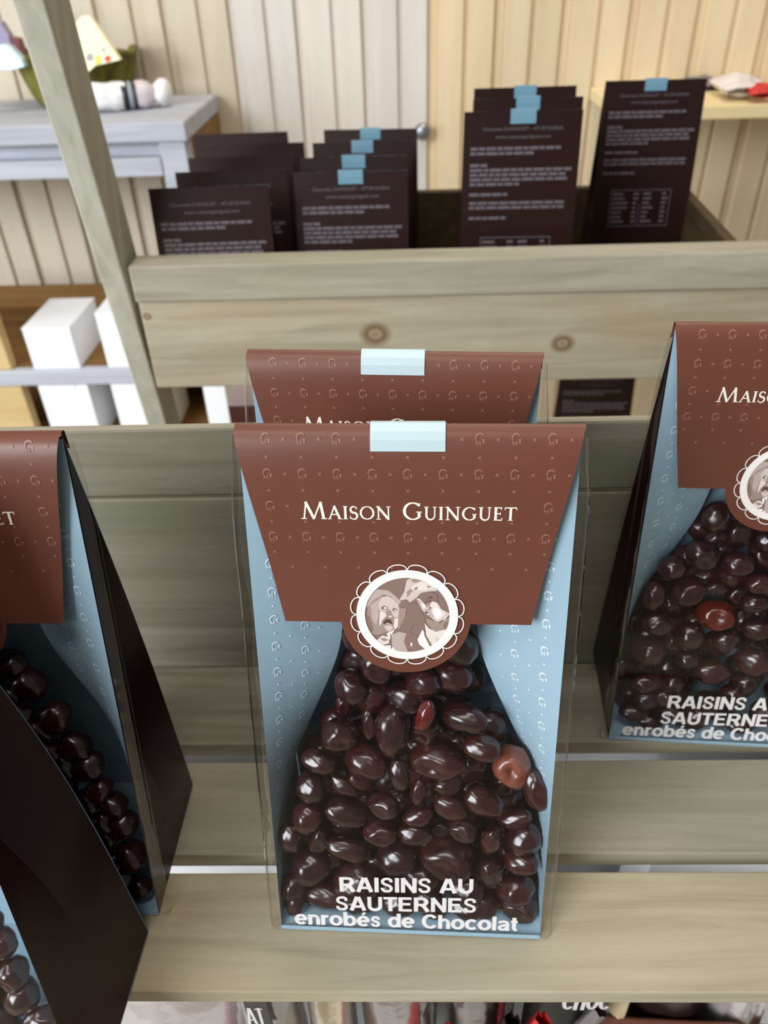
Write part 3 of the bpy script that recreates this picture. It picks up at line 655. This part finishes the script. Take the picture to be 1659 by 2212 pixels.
MAINC = [(495,395,80,75,0),(740,370,80,118,5),(890,310,40,75,12),(1070,320,105,58,14),(630,350,32,72,0,.006),(400,520,80,52,10),(620,520,98,72,24),
 (935,515,125,84,0),(1150,460,85,60,5),(1285,540,84,90,0),(365,640,65,74,0),(520,630,75,40,30,.004),(600,610,72,42,42,.006),(770,580,44,84,-5),(1000,615,76,55,-20,.004),
 (860,655,36,60,5),(1400,655,56,98,-12),(1160,705,96,60,38),(1010,725,82,58,22),(530,755,105,64,20),(700,720,70,55,0),(350,775,66,70,0),(860,770,70,44,-15),
 (685,845,76,56,-10),(845,850,76,50,0),(1060,830,70,50,8),(1190,890,44,80,0),(1340,870,80,74,-10),(1300,785,80,40,-20,.004),(270,870,48,74,0),(400,880,45,70,10,.004),
 (530,920,92,46,8),(760,960,88,78,0),(990,955,130,94,5),(365,1000,86,80,0),(1330,985,76,52,0),(580,1072,108,94,0),(1190,1020,55,76,-20),(285,1092,62,60,0),
 (870,1050,88,58,15,.003),(1085,1100,82,70,0),(1310,1110,82,70,0),(430,1190,108,58,8),(720,1110,70,60,0,.006),(300,1205,48,62,0),(890,1150,82,60,0),(1150,1190,88,60,0),
 (590,1252,88,60,0),(770,1222,78,55,0),(925,1262,66,52,0),(1075,1270,76,54,0),(1312,1262,86,62,0),(470,1245,60,50,0,.006),
 (515,258,36,52,0,.012),(580,112,92,68,8,.022),(745,170,76,58,0,.022),(850,172,60,54,0,.024),(965,190,88,58,0,.020),(1090,125,72,80,0,.022),(950,392,80,55,10,.012),(690,255,60,50,0,.014),(830,245,60,44,0,.016),
 (1095,625,70,60,0,.010),(600,700,60,50,0,.010),(960,820,60,40,0,.010),(450,960,60,50,0,.008),(1250,960,50,60,0,.009),(660,980,60,50,0,.010),(1255,620,70,60,0,.012),(560,440,60,45,20,.012),(850,440,60,60,0,.012),(1040,430,60,50,0,.013)]
LM = 'glossy dark chocolate raisin in the pile inside the wholly visible window bag'
fill_bag(main, mi_, MAINC, LM, 'chocolates in the wholly visible bag', 1, 95, special={
    9: ('orange-brown bare raisin with a dented face among the dark ones, near the pile edge', M['raisin'], CMR),
    2: ('slim reddish-brown chocolate raisin standing upright at the top of the pile', M['choc_red'], CM[3]),
    7: ('large oval chocolate raisin with a frosted dent at the middle of the pile', None, CM[2])})
RC = [(570,1060,45,60,0,.012),(650,1110,55,50,0,.008),(765,1080,75,75,0,.008),(890,1130,45,60,0,.004),(590,1190,75,62,30),(760,1240,70,55,0),(450,1250,65,55,0),(360,1390,45,70,0),(520,1370,80,60,-40),(655,1350,50,34,0,.003),
 (655,1480,84,68,0),(860,1330,60,50,0),(840,1420,65,50,0),(375,1520,66,52,-10),(525,1580,62,70,20),(700,1600,60,50,-40),(855,1550,70,50,0),(340,1650,75,70,0),(520,1690,50,45,0,.003),(640,1750,80,60,0),(840,1700,85,68,0),(330,1800,72,46,0),(450,1800,56,50,0),
 (800,1800,60,50,0),(400,1865,46,44,0),(320,1880,56,50,0),(262,1945,68,42,0),(450,1945,60,44,0),(620,1900,60,56,0),(740,1860,60,52,0),(330,2010,66,38,0),(520,2040,76,40,0),(760,2040,66,44,0),(880,1950,60,56,0),(560,1960,60,46,0),(690,1960,56,46,0),
 (960,1180,60,56,0),(1060,1260,66,56,0),(1000,1380,70,56,0),(980,1500,66,60,0),(1120,1420,60,60,0),(1080,1600,70,56,0),(980,1760,66,56,0),(1150,1750,70,60,0),(1060,1880,70,60,0),(1000,2030,66,44,0),(1180,1980,66,50,0),(1200,1600,60,60,0),(440,1420,50,50,0,.008),(560,1500,50,40,0,.008),(450,1600,50,50,0,.008),(760,1380,50,50,0,.008),(780,1500,50,60,0,.009)]
RC = [(x, y, a, b_, g, *r) for (x, y, a, b_, g, *r) in RC]
fill_bag(rbag, ri_, RC, 'glossy dark chocolate raisin in the window bag standing against the backboard', 'chocolates in the bag against the backboard', 2, 70, scale_px=2.213, org=(1250, 660),
         special={10: ('reddish dented chocolate raisin in the window bag standing against the backboard', M['choc_red'], CM[6])})
def rows_of(seed, z0=.008, ztop=.105, rr_=.0062):
    rnd = random.Random(seed); out = []
    return rnd
def pile(root, info, label, group, seed, n, xr=(-.046, .046)):
    """pieces packed behind the window without a traced front layer"""
    rnd = random.Random(seed); bpy.context.view_layer.update(); Mw = root.matrix_world; d = info['d']; e, nn, L = info['e'], info['n'], info['L']
    placed = []; tries = 0
    while len(placed) < n and tries < 9000:
        tries += 1; v = rnd.uniform(.03, .60); r_ = rnd.uniform(.0052, .0068); lim = W / 2 - crx(v) - r_ * 1.15
        u = rnd.uniform(max(-lim, xr[0]), min(lim, xr[1])); front_layer = len(placed) < n * .75
        dep = r_ * .95 + .0008 if front_layer else rnd.uniform(r_ * 2.5, r_ * 3.2)
        if dep > d * (1 - v) - r_: continue
        P = Vector((u + info['rx'] * v, -d / 2, 0)) + e * (v * L) - nn * dep
        if P.z < r_ + .001: P += e * ((r_ + .001 - P.z) / e.z)
        if any((P - q).length < (r_ + rq) * .74 for q, rq in placed): continue
        o = link('chocolate_raisin', rnd.choice(CM)); tag(o, label, 'chocolate', group)
        o.matrix_world = Mw @ Matrix.Translation(P) @ Matrix.Rotation(rnd.uniform(0, 6), 4, 'Y') @ Matrix.Rotation(rnd.uniform(-.4, .4), 4, 'X') @ Matrix.Diagonal((r_ * 1.12, r_ * .9, r_ * .92, 1)); placed.append((P, r_))
pile(lbag, li_, 'glossy dark chocolate raisin in the bag with the lone letter T', 'chocolates in the bag with the lone T', 3, 120, (-.012, .046))
pile(fbag, fi_, 'glossy dark chocolate raisin in the bag overhanging the lowest slat', 'chocolates in the overhanging bag', 4, 90, (.000, .048))
# ------------------------------------------------------------------ the bags in the rear tray, backs turned to us
def dup(root, loc, rz, label, group):
    r = root.copy(); C.objects.link(r); r.location = loc; r.rotation_euler = (0, 0, rz); r['label'] = label; r['group'] = group
    for ch in list(root.children):
        c = ch.copy(); C.objects.link(c); c.parent = r
        for g_ in ch.children:
            k = g_.copy(); C.objects.link(k); k.parent = c
    return r
ZF = -.0073
GA = 'brown bags beside the leaning post'; GB = 'taped brown bags in the middle of the rear tray'; GC_ = 'tall taped brown bags in the rear tray'
A, _ = make_bag('printed brown bag beside the leaning post, lowest and foremost of its tapeless row', h=.1575, d=.054, rd=.0135, front=False, tape=None, group=GA)
A.location = (-.1607, .6915, ZF); A.rotation_euler = (0, 0, math.pi + .035)
for x, y, lb in ((-.1510, .747, 'second bag from the front in the tapeless row beside the leaning post'), (-.1517, .803, 'third bag from the front in the tapeless row beside the leaning post'),
                 (-.1470, .859, 'fourth bag from the front in the tapeless row beside the leaning post'), (-.1700, .917, 'last and highest-looking bag of the tapeless row beside the leaning post')):
    dup(A, (x, y, ZF), math.pi + .034, lb, GA)
Bp, _ = make_bag('dark printed bag with blue tape, foremost of the four in the middle stack', h=.1575, d=.054, rd=.006, front=False, tape=M['tape_deep'], group=GB)
Bp.location = (-.0430, .7225, ZF); Bp.rotation_euler = (0, 0, math.pi - .005)
for x, y, rz, lb in ((-.0430, .781, -.01, 'blue-taped dark bag, second of the four in the middle stack'), (-.0370, .846, -.03, 'blue-taped dark bag, third of the four in the middle stack'),
                     (-.0305, .911, -.06, 'blue-taped dark bag, hindmost of the four in the middle stack')):
    dup(Bp, (x, y, ZF), math.pi + rz, lb, GB)
Cp, _ = make_bag('tall dark bag with full printed back and blue tape, foremost of its stack of three', h=.1995, d=.056, rd=.006, front=False, tape=M['tape_deep'], group=GC_)
Cp.location = (.1055, .7345, ZF); Cp.rotation_euler = (0, 0, math.pi - .025)
for x, y, rz, lb in ((.1180, .7985, -.005, 'tall dark bag in the middle of the stack of three'), (.1240, .863, .006, 'tall dark bag at the back of the stack of three'),
                     (.2570, .8850, -.017, 'tall dark bag standing alone against the tray divider, boxed nutrition table visible')):
    dup(Cp, (x, y, ZF), math.pi + rz, lb, GC_)
# bags on the tray underneath, seen through the gap between the two trays
dup(Cp, (.262, .955, -.3595), math.pi - .03, 'printed dark bag low down, glimpsed through the gap between the trays', 'bags under the trays')
# ------------------------------------------------------------------ side table with its things
tb = thing('side_table', 'white-washed side table against the boarded wall behind the leaning post', 'table', (-.75, 1.45, -.86))
def tpart(name, lo, hi, m, bevel=.002, root=tb):
    o = board(name, lo, hi, m, None, bevel); o.parent = root; o.matrix_parent_inverse = Matrix.Translation(-root.location); return o
tpart('table_top', (-1.25, 1.318, .0670), (-.3325, 1.588, .0958), M['white_wood'], .003)
tpart('apron', (-1.20, 1.345, .0230), (-.381, 1.365, .0668), M['white_wood'])
tpart('lower_rail', (-1.20, 1.322, .0160), (-.381, 1.344, .0440), M['white_wood'])
tpart('side_apron', (-.3375, 1.366, -.005), (-.3335, 1.586, .0668), M['pine_dark'])
for x, y in ((-.3805, 1.324), (-.3805, 1.548), (-1.24, 1.324), (-1.24, 1.548)):
    tpart('leg', (x, y, -.86), (x + .042, y + .04, .0668), M['white_wood'])
def lathe(name, prof, axis, m, parent=None, n=32, lump=0, seed=0, solid=0):
    """profile of (distance along axis, radius) spun round it"""
    b = MB(); rows = []
    for i, (t, r_) in enumerate(prof):
        row = []
        for k in range(n):
            a = 2 * math.pi * k / n; rr = r_ * (1 + lump * noise.noise(Vector((math.cos(a) * 1.7 + seed, math.sin(a) * 1.7, t * 60))))
            row.append({'Z': (rr * math.cos(a), rr * math.sin(a), t), 'X': (t, rr * math.cos(a), rr * math.sin(a))}[axis])
        rows.append(row)
    b.grid(rows, 0, close=True)
    return b.build(name, m, parent, smooth=True, solid=solid)
M['moss'] = wood('mossy_wicker', [(66, 62, 20), (112, 108, 42), (140, 134, 64)], axis='X', scale=60, stretch=.5, bump=.6)
M['leafy'] = mat('green_leaf_paper', (84, 98, 36), .6)
pb = at(150, 242, z=.0958); bx, by = pb.x - .008, pb.y + .108
bk_ = thing('basket', 'mossy green round basket holding wrapped sweets on the white table', 'basket', (bx, by, .0958)); bk_.scale = (.9, .9, .92)
lathe('basket_wall', [(.0, .0), (.001, .085), (.004, .090), (.02, .097), (.05, .106), (.075, .112), (.082, .115), (.084, .112), (.078, .107), (.05, .101), (.01, .087), (.008, .0)], 'Z', M['moss'], bk_, 40, .05, 3)
rim = MB()
for k in range(48):
    a = 2 * math.pi * k / 48
rows = []
for k in range(49):
    a = 2 * math.pi * k / 48; c = Vector((.113 * math.cos(a), .113 * math.sin(a), .083 + .003 * math.sin(a * 9)))
    rows.append([c + Vector((math.cos(a) * math.cos(R(g)), math.sin(a) * math.cos(R(g)), math.sin(R(g)))) * .006 for g in range(0, 361, 45)])
rim.grid(rows); rim.build('basket_rim', M['moss'], bk_, smooth=True)
def slab(name, px, Y, th, mats, parent=None, bevel=.0012, lean=0):
    """upright packet of real thickness whose front outline passes through photograph pixels at depth Y"""
    P = [at(x, y, Y=Y) for x, y in px]; c = sum(P, Vector()) / len(P); zmin = min(p.z for p in P)
    P = [p + Vector((0, lean * (p.z - zmin), 0)) for p in P]
    o = Vector((c.x, Y, zmin)); b = MB(); n = len(P)
    Fp = [p - o for p in P]; Bk = [p + Vector((0, th, 0)) for p in Fp]
    b.face(Fp, 0); b.face(list(reversed(Bk)), 0)
    for i in range(n): b.face([Fp[i], Bk[i], Bk[(i + 1) % n], Fp[(i + 1) % n]], 0)
    ob = b.build(name, mats, parent, bevel=bevel); ob.location = o; return ob, P, o
Yb = by
M['cream_pack'] = mat('cream_packet', (246, 236, 190), .4); M['yellow'] = mat('yellow_print', (238, 208, 40), .5); M['red'] = mat('red_print', (206, 52, 40), .5)
M['grey_print'] = mat('grey_print', (160, 160, 160), .5); M['sky'] = mat('ice_blue_wrap', (206, 236, 246), .25); M['mauve'] = mat('mauve_wrap', (150, 140, 168), .35); M['wine'] = mat('wine_wrap', (112, 42, 44), .35)
Yp = by - .112
pk, P, o0 = slab('sweet_packet', [(150, 118), (160, 50), (172, 36), (190, 36), (258, 130), (205, 142), (185, 160)], Yp, .014, M['cream_pack'], lean=.12)
tag(pk, 'cream wedge-shaped packet with red and yellow print leaning in the green basket', 'packet')
pm = MB()
def Pp(x, y):
    p = at(x, y, Y=Yp); p.y += .12 * (p.z - o0.z) - .0006; return p - o0
pm.face([Pp(*q) for q in ((206, 122), (214, 120), (217, 138), (207, 140))], 0)
pm.face([Pp(232 + 7 * math.cos(a / 10 * 6.283), 127 + 7 * math.sin(a / 10 * 6.283)) for a in range(10)], 1)
pm.face([Pp(222 + 4 * math.cos(a / 8 * 6.283), 108 + 5 * math.sin(a / 8 * 6.283)) for a in range(8)], 2)
pm.face([Pp(193 + 8 * math.cos(a / 10 * 6.283), 124 + 9 * math.sin(a / 10 * 6.283)) for a in range(10)], 2)
pm.build('packet_print', [M['yellow'], M['red'], M['grey_print']], pk)
pk, _, _ = slab('sweet_packet', [(-40, 150), (-30, 108), (4, 96), (22, 104), (44, 128), (52, 144), (30, 150)], by - .112, .02, M['sky'], bevel=.004, lean=.1)
tag(pk, 'shiny ice-blue wrapped packet at the rim of the green basket', 'packet')
pk, _, _ = slab('sweet_packet', [(-40, 110), (-30, 40), (0, 48), (18, 76), (24, 112)], by - .05, .02, M['mauve'], bevel=.004)
tag(pk, 'mauve wrapped packet standing behind the ice-blue one in the basket', 'packet')
pk, _, _ = slab('sweet_packet', [(22, 108), (26, 80), (40, 84), (56, 130), (44, 136)], by - .09, .016, M['wine'], bevel=.003)
tag(pk, 'small wine-red wrapped packet beside the ice-blue one in the basket', 'packet')
# white skein with a dark band
q0 = at(200, 243, z=.0958); q1 = at(378, 228, z=.0958); sl = (q1 - q0).length
sk = thing('yarn_skein', 'white skein with a black and grey paper band lying on the table edge', 'yarn', ((q0.x + q1.x) / 2, (q0.y + q1.y) / 2 - .006, .0958), math.atan2(q1.y - q0.y, q1.x - q0.x))
M['wool'] = wood('white_wool', [(226, 222, 222), (240, 238, 238)], scale=200, stretch=.3, bump=.9); M['black_paper'] = mat('black_band_paper', (26, 28, 34), .5); M['grey_paper'] = mat('grey_band_paper', (150, 156, 166), .4)
M['pinkish'] = mat('pale_pink_grey_wrap', (208, 198, 202), .4)
h_ = sl / 2
def sub(nm, prof, m, lump=0, seed=0):
    o = lathe(nm, [(t * h_, r_) for t, r_ in prof], 'X', m, sk, 28, lump, seed); o.location.z = .0215; return o
sub('wool_body', [(-1, .0), (-.98, .014), (-.85, .0205), (-.6, .0185), (-.4, .0215), (-.2, .020), (-.1, .0195)], M['wool'], .3, 1)
sub('paper_band', [(-.20, .0), (-.2, .0205), (-.06, .021), (-.06, .0)], M['black_paper'])
sub('paper_band', [(-.06, .0), (-.06, .0207), (.06, .0207), (.06, .0)], M['grey_paper'])
sub('paper_band', [(.06, .0), (.06, .021), (.13, .021), (.13, .0)], M['black_paper'])
sub('wool_body', [(.12, .0195), (.3, .0215), (.45, .0195), (.56, .0125)], M['pinkish'], .15, 4)
sub('wool_tuft', [(.54, .010), (.62, .016), (.75, .021), (.9, .0195), (.98, .012), (1.0, .0)], M['wool'], .25, 7)
# ------------------------------------------------------------------ low shelf with white cartons
unit = thing('low_shelf', 'low honey-coloured pine shelf under the white table, holding white cartons', 'shelf', (-.6, 1.33, -.86))
up = lambda *a, **k: tpart(*a, root=unit, **k)
zt = -.2612
up('shelf_board', (-.90, 1.213, -.2890), (-.33, 1.50, zt), M['pine_dark']); up('front_edge', (-.90, 1.195, -.2890), (-.33, 1.2128, zt), M['white_wood'])
up('shelf_board', (-.90, 1.213, -.4320), (-.33, 1.50, -.4050), M['pine_dark']); up('front_edge', (-.90, 1.195, -.4320), (-.33, 1.2128, -.4050), M['white_wood'])
xb = at(38, 790, Y=1.2).x
up('upright', (-.90, 1.200, -.86), (xb - .006, 1.222, -.2892), M['tan'])
up('upright', (-.90, 1.200, zt + .0002), (xb - .012, 1.222, at(10, 612, Y=1.2).z), M['tan'])
up('upright', (-.345, 1.222, -.86), (-.33, 1.49, -.4322), M['pine'])
up('upright', (-.345, 1.222, -.4048), (-.33, 1.49, -.2892), M['pine'])
zb = at(100, 618, Y=1.49).z
up('back_panel', (-.90, 1.488, zt + .0002), (-.33, 1.50, zb), M['pine_dark'])
up('back_panel', (-.90, 1.488, -.4048), (-.33, 1.50, -.2892), M['pine_dark'])
M['carton'] = mat('white_carton', (246, 247, 249), .5)
def carton(label, x0, x1, y0, y1, z0, z1, grp, hand=True):
    t = thing('white_carton', label, 'box', ((x0 + x1) / 2, (y0 + y1) / 2, z0), 0, grp); w_, d_, h = (x1 - x0) / 2, (y1 - y0) / 2, z1 - z0
    b = MB(); b.box((-w_, -d_, 0), (w_, d_, h - .0022)); b.build('carton_body', M['carton'], t, bevel=.0012)
    b = MB(); b.box((-w_ - .0006, -d_ - .0006, h - .0020), (w_ + .0006, d_ + .0006, h)); b.box((-w_ * .5, -d_ - .0011, h - .012), (w_ * .5, -d_ - .0003, h - .0021)); b.build('carton_lid', M['carton'], t, bevel=.0006)
G2 = 'white cartons on the low shelf'
a0, a1 = at(35, 712, Y=1.2), at(150, 706, Y=1.2)
carton('white carton on the upper board of the low shelf, wholly clear of the post', a0.x + .008, a1.x - .002, 1.202, 1.335, zt + .0003, a0.z + .001, G2)
c0 = at(195, 678, Y=1.2)
carton('white carton on the upper board of the low shelf, cut off by the leaning post', c0.x + .006, c0.x + .096, 1.202, 1.335, zt + .0003, c0.z, G2)
d0, d1 = at(80, 835, Y=1.2), at(188, 835, Y=1.2)
carton('white carton under the upper board of the low shelf, clear of the post', d0.x, d1.x, 1.202, 1.335, -.4047, -.2905, G2)
e0 = at(238, 835, Y=1.2)
carton('white carton under the upper board of the low shelf, cut off by the leaning post', e0.x, e0.x + .09, 1.202, 1.335, -.4047, -.2905, G2)
# cartons glimpsed between the trays
g0, g1 = at(440, 850, Y=1.05), at(488, 850, Y=1.05)
carton('narrow white carton glimpsed between the trays beside a maroon box', g0.x, g1.x, 1.05, 1.12, -.3597, at(440, 822, Y=1.05).z, None)
M['maroon'] = paper('maroon_card', (66, 26, 20), .4); M['mauve_card'] = mat('greyish_box_top', (150, 132, 132), .35)
h0, h1 = at(491, 873, Y=.97), at(556, 873, Y=.97)
mb_ = thing('maroon_box', 'small maroon box glimpsed through the gap between the two trays', 'box', ((h0.x + h1.x) / 2, 1.0, -.3597))
b = MB(); b.box((-(h1.x - h0.x) / 2, -.03, 0), ((h1.x - h0.x) / 2, .03, h0.z + .3597 - .003)); b.build('box_body', M['maroon'], mb_, bevel=.001)
b = MB(); b.box((-(h1.x - h0.x) / 2 - .0006, -.0306, h0.z + .3597 - .003), ((h1.x - h0.x) / 2 + .0006, .0306, h0.z + .3597)); b.build('box_lid', M['mauve_card'], mb_, bevel=.001)
# ------------------------------------------------------------------ wall shelf, knob
ws = thing('wall_shelf', 'pale pine shelf board on the boarded wall behind the tall bags', 'shelf', (.7, 1.49, .0669))
tpart('shelf_board', (.350, 1.372, .0669), (1.1, 1.599, .0869), M['pine'], root=ws)
M['grey_metal'] = mat('grey_metal', (150, 150, 156), .35, metal=.8)
kp = at(912, 281, Y=1.6)
kn = thing('coat_knob', 'small round grey metal knob fixed to the boarded wall behind the bags', 'knob', (kp.x, 1.6, kp.z)); kn.scale = (.8, .8, .8)
lathe('knob_head', [(.0, .006), (.012, .006), (.014, .015), (.020, .019), (.027, .017), (.031, .010), (.032, 0)], 'Z', M['grey_metal'], kn).rotation_euler = (R(90), 0, 0)
lathe('knob_plate', [(0, .014), (.002, .014), (.003, .012), (.003, 0)], 'Z', M['grey_metal'], kn).rotation_euler = (R(90), 0, 0)
def pillow(name, w_, h, th, m, parent=None, seed=0, crumple=.003, n=18):
    """a filled pouch standing upright: flat seams at the rim, swollen middle"""
    b = MB()
    for sg in (-1, 1):
        rows = []
        for j in range(n + 1):
            y = j / n; row = []
            for i in range(n + 1):
                x = i / n; k = (max(0, math.sin(math.pi * x)) ** .5) * (max(0, math.sin(math.pi * min(1, y * .9 + .02))) ** .45)
                nz = noise.noise(Vector((x * 5 + seed, y * 5, sg * 3))) * crumple * (.3 + k)
                row.append(((x - .5) * w_ * (1 - .06 * math.sin(math.pi * y)), sg * (th / 2 * k) + nz, y * h))
            rows.append(row if sg > 0 else row[::-1])
        b.grid(rows, 0)
    return b.build(name, m, parent, smooth=True)
M['cello_white'] = film_mat('cello_white', base=.3, edge=.6, rough=.15, bump=.5, bscale=70)
M['white_sweet'] = mat('white_sweet', (214, 206, 204), .4); M['pink_sweet'] = mat('pink_sweet', (208, 140, 146), .4); M['red_sweet'] = mat('red_sweet', (196, 40, 40), .35)
M['beige_sweet'] = mat('beige_sweet', (196, 176, 140), .5); M['dark_sweet'] = mat('dark_sweet', (44, 30, 28), .35); M['grey_sweet'] = mat('grey_sweet', (120, 112, 112), .45)
M['black_label'] = mat('black_label', (16, 12, 12), .4)
zl = .0869
for k, (x0, x1, y, col, lb, nm) in enumerate(((1556, 1660, 218, 'white_sweet', 'white crumpled sweet bag with a red corner on the pine wall shelf', 'sweet_bag'), (1500, 1566, 196, 'grey_sweet', 'flat grey packet lying on the pine wall shelf near a white bag', 'flat_packet'))):
    p0 = at(x0, y, z=zl); p1 = at(x1, y, z=zl)
    t = thing(nm, lb, 'packet', ((p0.x + p1.x) / 2, p0.y + .03, zl + (.016 if k == 0 else .007)))
    o = pillow('bag_film' if k == 0 else 'packet_wrap', p1.x - p0.x, .085, .03 if k == 0 else .012, M[col], t, seed=k, crumple=.006); o.rotation_euler = (R(-88), 0, 0); o.location = (0, -.045, 0)
    if k == 0:
        o = pillow('red_corner', .045, .04, .018, M['red_sweet'], t, seed=5); o.rotation_euler = (R(-80), 0, 0); o.location = (.02, -.066, -.004)
# ------------------------------------------------------------------ pouches on the shelf below the slats
ZS = -.3348
def pouch(label, x0, x1, top, Y, fill, clear=True, h=None, th=.04, seed=0, cat='bag'):
    p0 = at(x0, 2190, Y=Y); p1 = at(x1, 2190, Y=Y); w_ = (p1.x - p0.x) * .97; h = top - ZS
    t = thing('sweet_pouch', label, cat, ((p0.x + p1.x) / 2, Y + th * .42, ZS + .0005))
    if clear:
        pillow('pouch_film', w_, h, th, M['cello_white'], t, seed)
        rnd = random.Random(seed); b = MB()
        pillow('pouch_filling', w_ * .86, h * .97, th * .8, M[fill[0]], t, seed + 3, crumple=.008)
        for q, c in enumerate(fill[1:]):
            o = pillow('pouch_stripe', w_ * .2, h * .8, .012, M[c], t, seed + 9 + q); o.location = ((-.18 + .36 * q) * w_, -th * .42, h * .12); o.rotation_euler = (0, R(18), 0)
    else: pillow('pouch_wrap', w_, h, th, M[fill[0]], t, seed)
    return t, p0, p1
pouch('clear pouch of white sweets with a pink band, below the lowest slat', 120, 524, -.085, .150, ('white_sweet', 'pink_sweet'), seed=1)
t, p0, p1 = pouch('clear grey pouch bearing a black label lettered AT, below the lowest slat', 526, 640, -.080, .156, ('grey_sweet',), seed=2)
lb = MB(); yl = .1478
l0, l1 = at(534, 2190, Y=yl), at(583, 2190, Y=yl); zt_ = at(560, 2150, Y=yl).z; z0 = at(560, 2216, Y=yl).z; o0 = t.location
lb.box((l0.x - o0.x, yl - .0006 - o0.y, z0 - .03 - o0.z), (l1.x - o0.x, yl + .0006 - o0.y, zt_ - o0.z)); lbo = lb.build('label_card', M['black_label'], t)
tx = MB(); TF = lambda u, s, o=0.: Vector((u - o0.x, yl - .0008 - o - o0.y, s - o0.z)); a_ = at(538, 2209, Y=yl); b_ = at(576, 2211, Y=yl)
bold(tx, 'AT', a_.x, b_.x, a_.z, at(540, 2173, Y=yl).z - a_.z, TF, 0); tx.build('label_lettering', M['white_ink'], lbo)
pouch('clear pouch of pale sweets with red ones, below the lowest slat', 643, 762, -.083, .152, ('beige_sweet', 'red_sweet'), seed=3)
pouch('clear pouch of dark and red sweets, below the lowest slat', 766, 956, -.082, .156, ('grey_sweet', 'dark_sweet', 'red_sweet'), seed=4)
pouch('clear pouch of grey-brown sweets, below the lowest slat', 960, 1136, -.080, .160, ('dark_sweet', 'grey_sweet'), seed=5)
t, p0, p1 = pouch('black pouch lettered choc in white, below the lowest slat', 1140, 1312, -.075, .162, ('black_label',), clear=False, th=.03, seed=6)
yl = .1595; o0 = t.location; tx = MB(); a_ = at(1212, 2180, Y=yl); b_ = at(1312, 2180, Y=yl)
TF = lambda u, s, o=0.: Vector((u - o0.x, yl - .0002 - o - o0.y, s - o0.z))
bold(tx, 'choc', a_.x, b_.x, at(1260, 2181, Y=yl).z, .024, TF, 0); tx.build('pouch_lettering', M['white_ink'], t)
pouch('beige pouch squeezed beside the black lettered one, below the lowest slat', 1316, 1372, -.085, .166, ('beige_sweet',), clear=False, th=.03, seed=7)
pouch('dark brown pouch behind the low brown bag, below the lowest slat', 1375, 1548, -.085, .168, ('dark_sweet',), clear=False, th=.03, seed=8)
pouch('clear pouch of white sweets in the corner below the lowest slat', 1552, 1700, -.085, .164, ('white_sweet',), seed=9)
lowb, _ = make_bag('window bag on the shelf below the slats, only its brown top edge showing', rd=0, back_print=False, tape=None)
zr = ZS + .198; r0, r1 = at(1242, 2186, z=zr), at(1659, 2209, z=zr); dv = (r1 - r0).normalized()
lowb.location = (r0.x + dv.x * .05, r0.y + dv.y * .05 - .002, ZS + .0005); lowb.rotation_euler = (0, 0, math.atan2(dv.y, dv.x))
pc = dict(G=None)
carton('white carton standing under the slats, glimpsed through the lowest gap beside the dark bag', -.36, -.03, .235, .268, ZS + .0005, -.072, 'white cartons under the slats')
carton('white carton standing under the slats, glimpsed through the lowest gap near the picture edge', .135, .42, .235, .268, ZS + .0005, -.072, 'white cartons under the slats')
carton('long white carton under the slats, glimpsed through the upper gaps', -.40, .44, .285, .36, ZS + .0005, -.045, 'white cartons under the slats')
